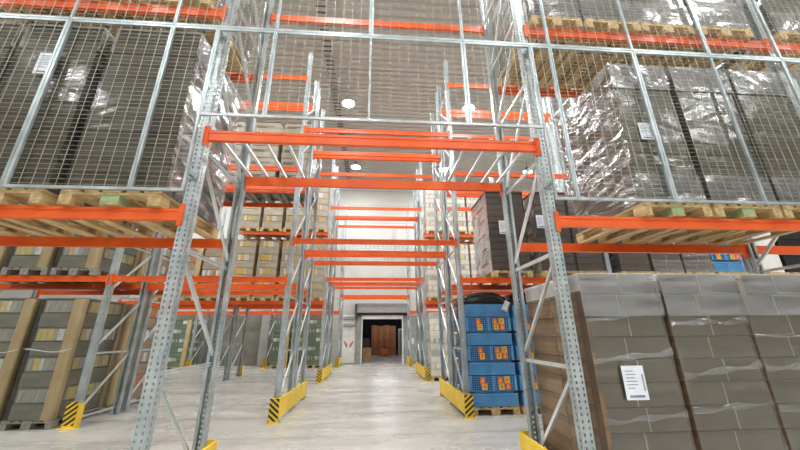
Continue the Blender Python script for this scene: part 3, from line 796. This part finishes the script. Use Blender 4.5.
def blue_crate(x, y, z, w, d, h, grid, label, stick='f'):
    k = (round(w, 3), round(d, 3), grid)
    if k not in CR: CR[k] = crate_mesh(w, d, h, grid)
    o = put('blue_crate', CR[k], None, (x, y, z)); tag(o, label, 'crate', 'blue crates')
    f = -d/2-.006
    if 'f' in stick and grid:
        for xx, zz, m_ in ((-.22, .19, 'stickerred'), (-.19, .08, 'stickerorange'), (.14, .19, 'stickerred'), (.16, .08, 'stickerorange'), (.28, .2, 'stickerorange'), (.29, .08, 'stickerred')):
            put('sticker', STK[m_], o, (xx, f, zz), label='orange sticker' if m_ == 'stickerorange' else 'red sticker')
    if 's' in stick:
        for yy, zz, m_ in ((-.08, .19, 'stickerorange'), (-.05, .08, 'stickerred')):
            put('sticker', STK[m_], o, (-w/2-.008, yy, zz), (0, 0, -math.pi/2), label='orange sticker' if m_ == 'stickerorange' else 'red sticker')
    return o
CH = .283; yK = yB+.2
cnt = ['bottom', 'second from bottom', 'third from bottom', 'fourth from bottom', 'fifth from bottom', 'sixth from bottom', 'topmost']
for sx, st, sh in ((2.385, 'beside the barrier', 'first'), (3.41, 'behind the cut-off upright', 'second')):
    pallet(sx, yK, 0, f'pale wood pallet on the floor under the {sh} blue crate stack', .96, True)
    for k in range(7):
        grid = k % 2 == 1
        for yy, wd in ((yK-.3, 'front'), (yK+.3, 'back')):
            if sh == 'second' and wd == 'back' and k < 6: continue
            blue_crate(sx+(.0 if k % 2 else .006), yy, PZ+k*CH, .945 if not grid else .96, .59, CH, grid,
                       f'{"grid sided stickered" if grid else "ribbed"} blue crate, {cnt[k]}, {wd} column, {sh} crate stack from passage', 'fs' if wd == 'front' else 's')
    if sh == 'second':
        for k in range(6): blue_crate(sx, yK+.3, PZ+k*CH, .945 if k % 2 == 0 else .96, .59, CH, k % 2 == 1, f'{"grid sided" if k % 2 else "ribbed"} blue crate, {cnt[k]}, back column, {sh} crate stack from passage', '')
    # crumpled black film over the top crate
    bm = bmesh.new(); bmesh.ops.create_cube(bm, size=1)
    bmesh.ops.subdivide_edges(bm, edges=bm.edges[:], cuts=7, use_grid_fill=True)
    for v in bm.verts:
        c = v.co; dome = 1-.35*max(0, (abs(c.x)*2)**4)-.2*max(0, (abs(c.y)*2)**4)
        zz = 0 if c.z < -.49 else (c.z+.5)*.27*dome
        q = Vector((c.x*5, c.y*5, c.z*4+sx)); nn = noise.noise(q)*.03 if c.z > -.4 else 0; zz += .004
        v.co = Vector((c.x*(.95-.1*(c.z+.5))+nn, c.y*(1.15-.1*(c.z+.5))+nn, max(zz+nn, .004)))
    me = bpy.data.meshes.new('film_cover'); bm.to_mesh(me); bm.free(); me.materials.append(M['blackfilm'])
    me.polygons.foreach_set('use_smooth', [True]*len(me.polygons))
    o = put('film_cover', me, None, (sx, yK, PZ+7*CH)); tag(o, f'crumpled black film bundle lying on top of the {sh} blue crate stack', 'film cover')
    if sh == 'first':
        put('label_sheet', NOTE, o, (.4, -.632, -.06), (0, .5, 0), (.6, 1, .8), label='white tag hanging over the crate')
# loads on the lowest level, right-side
def load_dark(x, label, w, seed, note, H=1.86):
    t = load_sheets(x, yB, zl+PZ, label, w, H=H, mat='sheetdark', seed=seed, note=note, cap=None, milky=False, group='dark wrapped stacks')
    mb = MB(); a, b = w/2+.006, .575
    mb.box(-a-.004, -b+.02, 0, -a, b, H-.0, 'traylight'); r = random.Random(seed)
    for k in range(5): zz = .18+k*.34; mb.box(-a-.008, -.35, zz, -a-.004, -.35+r.uniform(.3, .6), zz+.05, 'printred')
    put('side_sheet', mb.mesh('side_sheet'), t, label='pale sheet with reddish marks on the side')
    mb = MB(); mb.box(-a-.012, -b-.02, H-.03, a+.012, b+.02, H+.02, 'black', .006); put('top_cover', mb.mesh('top_cover'), t, label='black top cover')
pallet(2.96, yB, zl, 'wooden pallet above the blue crates under the first dark stack', .88, True); load_dark(2.96, 'dark brown stack with pale side above the blue crates, first from the passage', .86, 141, (-.09, .98, 1.15))
pallet(4.03, yB, zl, 'wooden pallet above the blue crates under the second dark stack', .8, True); load_dark(4.03, 'dark brown stack with pale side above the blue crates, second from the passage', .78, 142, (-.27, 1.13, 1.15))
pallet(4.77, yB, zl, 'wooden pallet on lowest level under the third dark stack, beside outer right-side upright', .64, False)
load_sheets(4.77, yB, zl+PZ, 'dark brown stack on lowest level, third from the passage, right-side inner bay', .6, H=1.8, mat='sheetdark', seed=144, cap=None, milky=False, group='dark wrapped stacks')
pallet(5.83, yB, zl, 'wooden pallet just past the outer right-side upright, second row', .78, False)
load_sheets(5.83, yB, zl+PZ, 'dark brown stack just past the outer right-side upright, second rack row', .7, H=1.5, mat='sheetdark', seed=143, cap=None, milky=False, group='dark wrapped stacks')
for i, x in enumerate((6.58, 7.33)):
    pallet(x, yB, zl, f'wooden pallet under grey wrapped cartons, right-side outer bay, {["first", "second"][i]} along', .7, False)
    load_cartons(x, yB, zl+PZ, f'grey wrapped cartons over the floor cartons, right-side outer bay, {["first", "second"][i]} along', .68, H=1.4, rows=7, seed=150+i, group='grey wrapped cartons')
pallet(8.12, yB, zl, 'wooden pallet under blue crates on the lowest level, right-side outer bay', .76, False)
for k in range(4):
    blue_crate(8.12, yB-.25, zl+PZ+k*CH, .74, .59, CH, k % 2 == 1, f'blue crate on the lowest level of right-side outer bay, {["bottom", "second", "third", "topmost"][k]} of its stack', 'f')
def plain_load(x, y, z, w, h, mat, label, cat):
    t = thing('carton_load', label, cat, (x, y, z)); n = max(2, round(h/.4))
    for k in range(n): put('carton', boxmesh('carton', w, 1.1, h/n-.004, mat, .01), t, (0, 0, k*h/n))
    return t
beams('B', 6, L1, lv[L1])
pallet(9.17, yB, zl, 'wooden pallet under white cartons, right-side outermost bay, second row', .7, False)
plain_load(9.17, yB, zl+PZ, .62, 1.3, 'white', 'white carton stack on the lowest level, right-side outermost bay, second row', 'white cartons')
pallet(10.0, yB, zl, 'wooden pallet under black wrapped load, right-side outermost bay, second row', .8, False)
plain_load(10.0, yB, zl+PZ, .84, 1.2, 'blackfilm', 'black film wrapped load on the lowest level, right-side outermost bay, second row', 'wrapped load')

# emblem on the end wall, left of the doorway: a light panel with two slanted brown orange marks
mb = MB(); mb.box(-1.78, WALLY-.05, .05, -1.08, WALLY-.009, 2.55, 'white', .01); wp = struct('trim_3', mb)
mb = MB(); mb.box(-1.75, WALLY-.16, 2.3, -1.1, WALLY-.055, 2.5, 'trimgrey', .04).box(-1.75, WALLY-.14, 1.92, -1.1, WALLY-.055, 2.12, 'trimgrey', .04)
o = put('rolled_strip', mb.mesh('rolled_strip')); tag(o, 'two grey rolled strips at top of the white panel beside the doorway', 'rolled strip')
mb = MB(); zc = 1.05
for s in (-1, 1):
    mb.poly([(-1.43+s*x, WALLY-.055, zc+z) for x, z in ((.06, -.2), (.12, -.22), (.27, .1), (.22, .12), (.06, -.06))], [(0, 1, 2, 3, 4)], 'printred')
    mb.poly([(-1.43+s*x, WALLY-.051, zc+z) for x, z in ((.06, -.2), (.12, -.22), (.27, .1), (.22, .12), (.06, -.06))], [(4, 3, 2, 1, 0)], 'printred')
o = put('wall_sign', mb.mesh('wall_sign', fix=False)); tag(o, 'pair of slanted reddish brown marks on white panel beside the doorway', 'sign')
# sliding leaf right of the doorway
mb = MB(); mb.box(DX1+.36, WALLY-.1, .06, DX1+1.5, WALLY-.02, 2.55, 'trimgrey', .01).box(DX1+.5, WALLY-.13, 1.0, DX1+.62, WALLY-.1, 1.3, 'white', .005)
d2 = struct('door_2', mb)
# inside the dark room
def floor_box_stack(x, y, z, w, d, h, n, mat, label):
    t = thing('carton_stack', label, 'carton stack', (x, y, z))
    for k in range(n): put('carton', boxmesh('carton', w, d, h/n-.004, mat, .01), t, (0, 0, k*h/n))
for i, x in enumerate((-.02, .46, .94, 1.42)):
    floor_box_stack(x, 27.5, 0, .45, .8, 2.2-.06*(i % 2), 4, 'boxbrown', f'tall brown carton stack in the dark room, {ordn[i]} of the row past the doorway')
floor_box_stack(-.45, 21.1, 0, .5, .6, .75, 2, 'kraft2', 'low tan carton pile just inside the doorway, at its left-side jamb')
floor_box_stack(-.75, 25.0, 0, .8, .7, 1.25, 2, 'darkcarton', 'dark carton pile with pale sheet, standing beside the brown stacks')
t = thing('pallet_truck', 'orange pallet truck parked in front of the brown carton stacks', 'pallet truck', (.75, 26.0, 0))
for s in (-.18, .18):
    mb = MB(); mb.box(s-.08, -.3, .16, s+.08, .7, .22, 'truckorange', .01); put('fork', mb.mesh('fork'), t)
mb = MB(); mb.box(-.3, -.55, .12, .3, -.3, .5, 'truckorange', .03); put('body', mb.mesh('body'), t)
mb = MB(); mb.tube([(0, -.5, .45), (0, -.75, 1.15)], .025, 'black'); mb.rod((-.2, -.75, 1.15), (.2, -.75, 1.15), .02, 'black'); put('handle', mb.mesh('handle'), t)
for x, y in ((0, -.45), (-.18, .6), (.18, .6)):
    mb = MB(); mb.rod((x-.04, y, .08), (x+.04, y, .08), .08, 'black', 14); put('wheel', mb.mesh('wheel'), t)
mb = MB(); mb.box(1.75, 25.2, 0, 2.15, 25.9, 1.9, 'white', .03).box(1.78, 25.18, .1, 2.12, 25.2, 1.8, 'trimgrey', .005)
o = put('locker', mb.mesh('locker')); tag(o, 'pale upright locker at the side of the dark room beyond the doorway', 'locker')

# ------------------------------------------------------------------ high-bay lights and cable tray
def lamp_parts():
    a = MB(); a.lathe([(.05, .34), (.09, .32), (.11, .2), (.2, .12), (.24, .0), (.25, -.03), (.245, -.03), (.235, .0), (.2, .004)], 'housing', 24)
    b = MB(); b.lathe([(.205, 0), (.2, -.025), (.15, -.045), (.08, -.055), (.005, -.058)], 'lamp', 24)
    c = MB(); c.rod((0, 0, .33), (0, 0, .62), .012, 'darkmetal')
    return a.mesh('lamp_housing', True), b.mesh('lens', True), c.mesh('hanger')
LH, LL, LG = lamp_parts()
LZ = 10.3
for j, y in enumerate((-4.9, .5, 5.8, 11.1, 16.4)):
    for i, x in enumerate((-11, -6.1, -1.2, 3.7, 8.6, 13.5)):
        t = thing('high_bay_light', f'round white high bay light on the ceiling, {ordn[j]} row deep, {ordn[i]} from left-side', 'ceiling light', (x, y, LZ), 'high bay lights')
        put('lamp_housing', LH, t); put('lens', LL, t); put('hanger', LG, t)
mb = MB(); X0 = -1.86
for s in (0, .3): mb.box(X0+s, .2, 10.45, X0+s+.02, 19.2, 10.52, 'galv')
k = .3
while k < 19.1: mb.box(X0+.0201, k, 10.46, X0+.2999, k+.06, 10.48, 'darkmetal'); k += .2
o = put('cable_tray', mb.mesh('cable_tray')); tag(o, 'long ladder cable tray hanging under the ceiling above the passage', 'cable tray')
mb = MB()
for yy in (1., 5., 9., 13., 17.): mb.rod((X0+.16, yy, 10.5), (X0+.16, yy, 10.92), .008, 'darkmetal')
put('hanger_rod', mb.mesh('hanger_rod'), o)

# ------------------------------------------------------------------ camera, world, view
cd = bpy.data.cameras.new('camera'); cam = bpy.data.objects.new('camera', cd); C.objects.link(cam)
F, PT, YW, RL, HC = 329.27, .3203, .075, -.0076, 1.51
cd.sensor_width = 36; cd.lens = F/800*36; cd.clip_start = .05; cd.clip_end = 200
fw0 = Vector((math.sin(YW), math.cos(YW), 0)); rt = Vector((math.cos(YW), -math.sin(YW), 0)); z_ = Vector((0, 0, 1))
fw = fw0*math.cos(PT)+z_*math.sin(PT); upv = -fw0*math.sin(PT)+z_*math.cos(PT)
r2 = rt*math.cos(RL)+upv*math.sin(RL); u2 = -rt*math.sin(RL)+upv*math.cos(RL)
cam.matrix_world = Matrix(((r2.x, u2.x, -fw.x, 0), (r2.y, u2.y, -fw.y, 0), (r2.z, u2.z, -fw.z, HC), (0, 0, 0, 1)))
S.camera = cam
w = bpy.data.worlds.new('world'); S.world = w; w.use_nodes = True
w.node_tree.nodes['Background'].inputs['Color'].default_value = (.9, .93, 1, 1); w.node_tree.nodes['Background'].inputs['Strength'].default_value = .02
S.view_settings.view_transform = 'Standard'; S.view_settings.look = 'None'; S.view_settings.gamma = 1
S.view_settings.use_curve_mapping = False; S.view_settings.exposure = -.06
S.cycles.max_bounces = 10; S.cycles.diffuse_bounces = 5; S.cycles.transparent_max_bounces = 24
S.cycles.sample_clamp_indirect = 8.
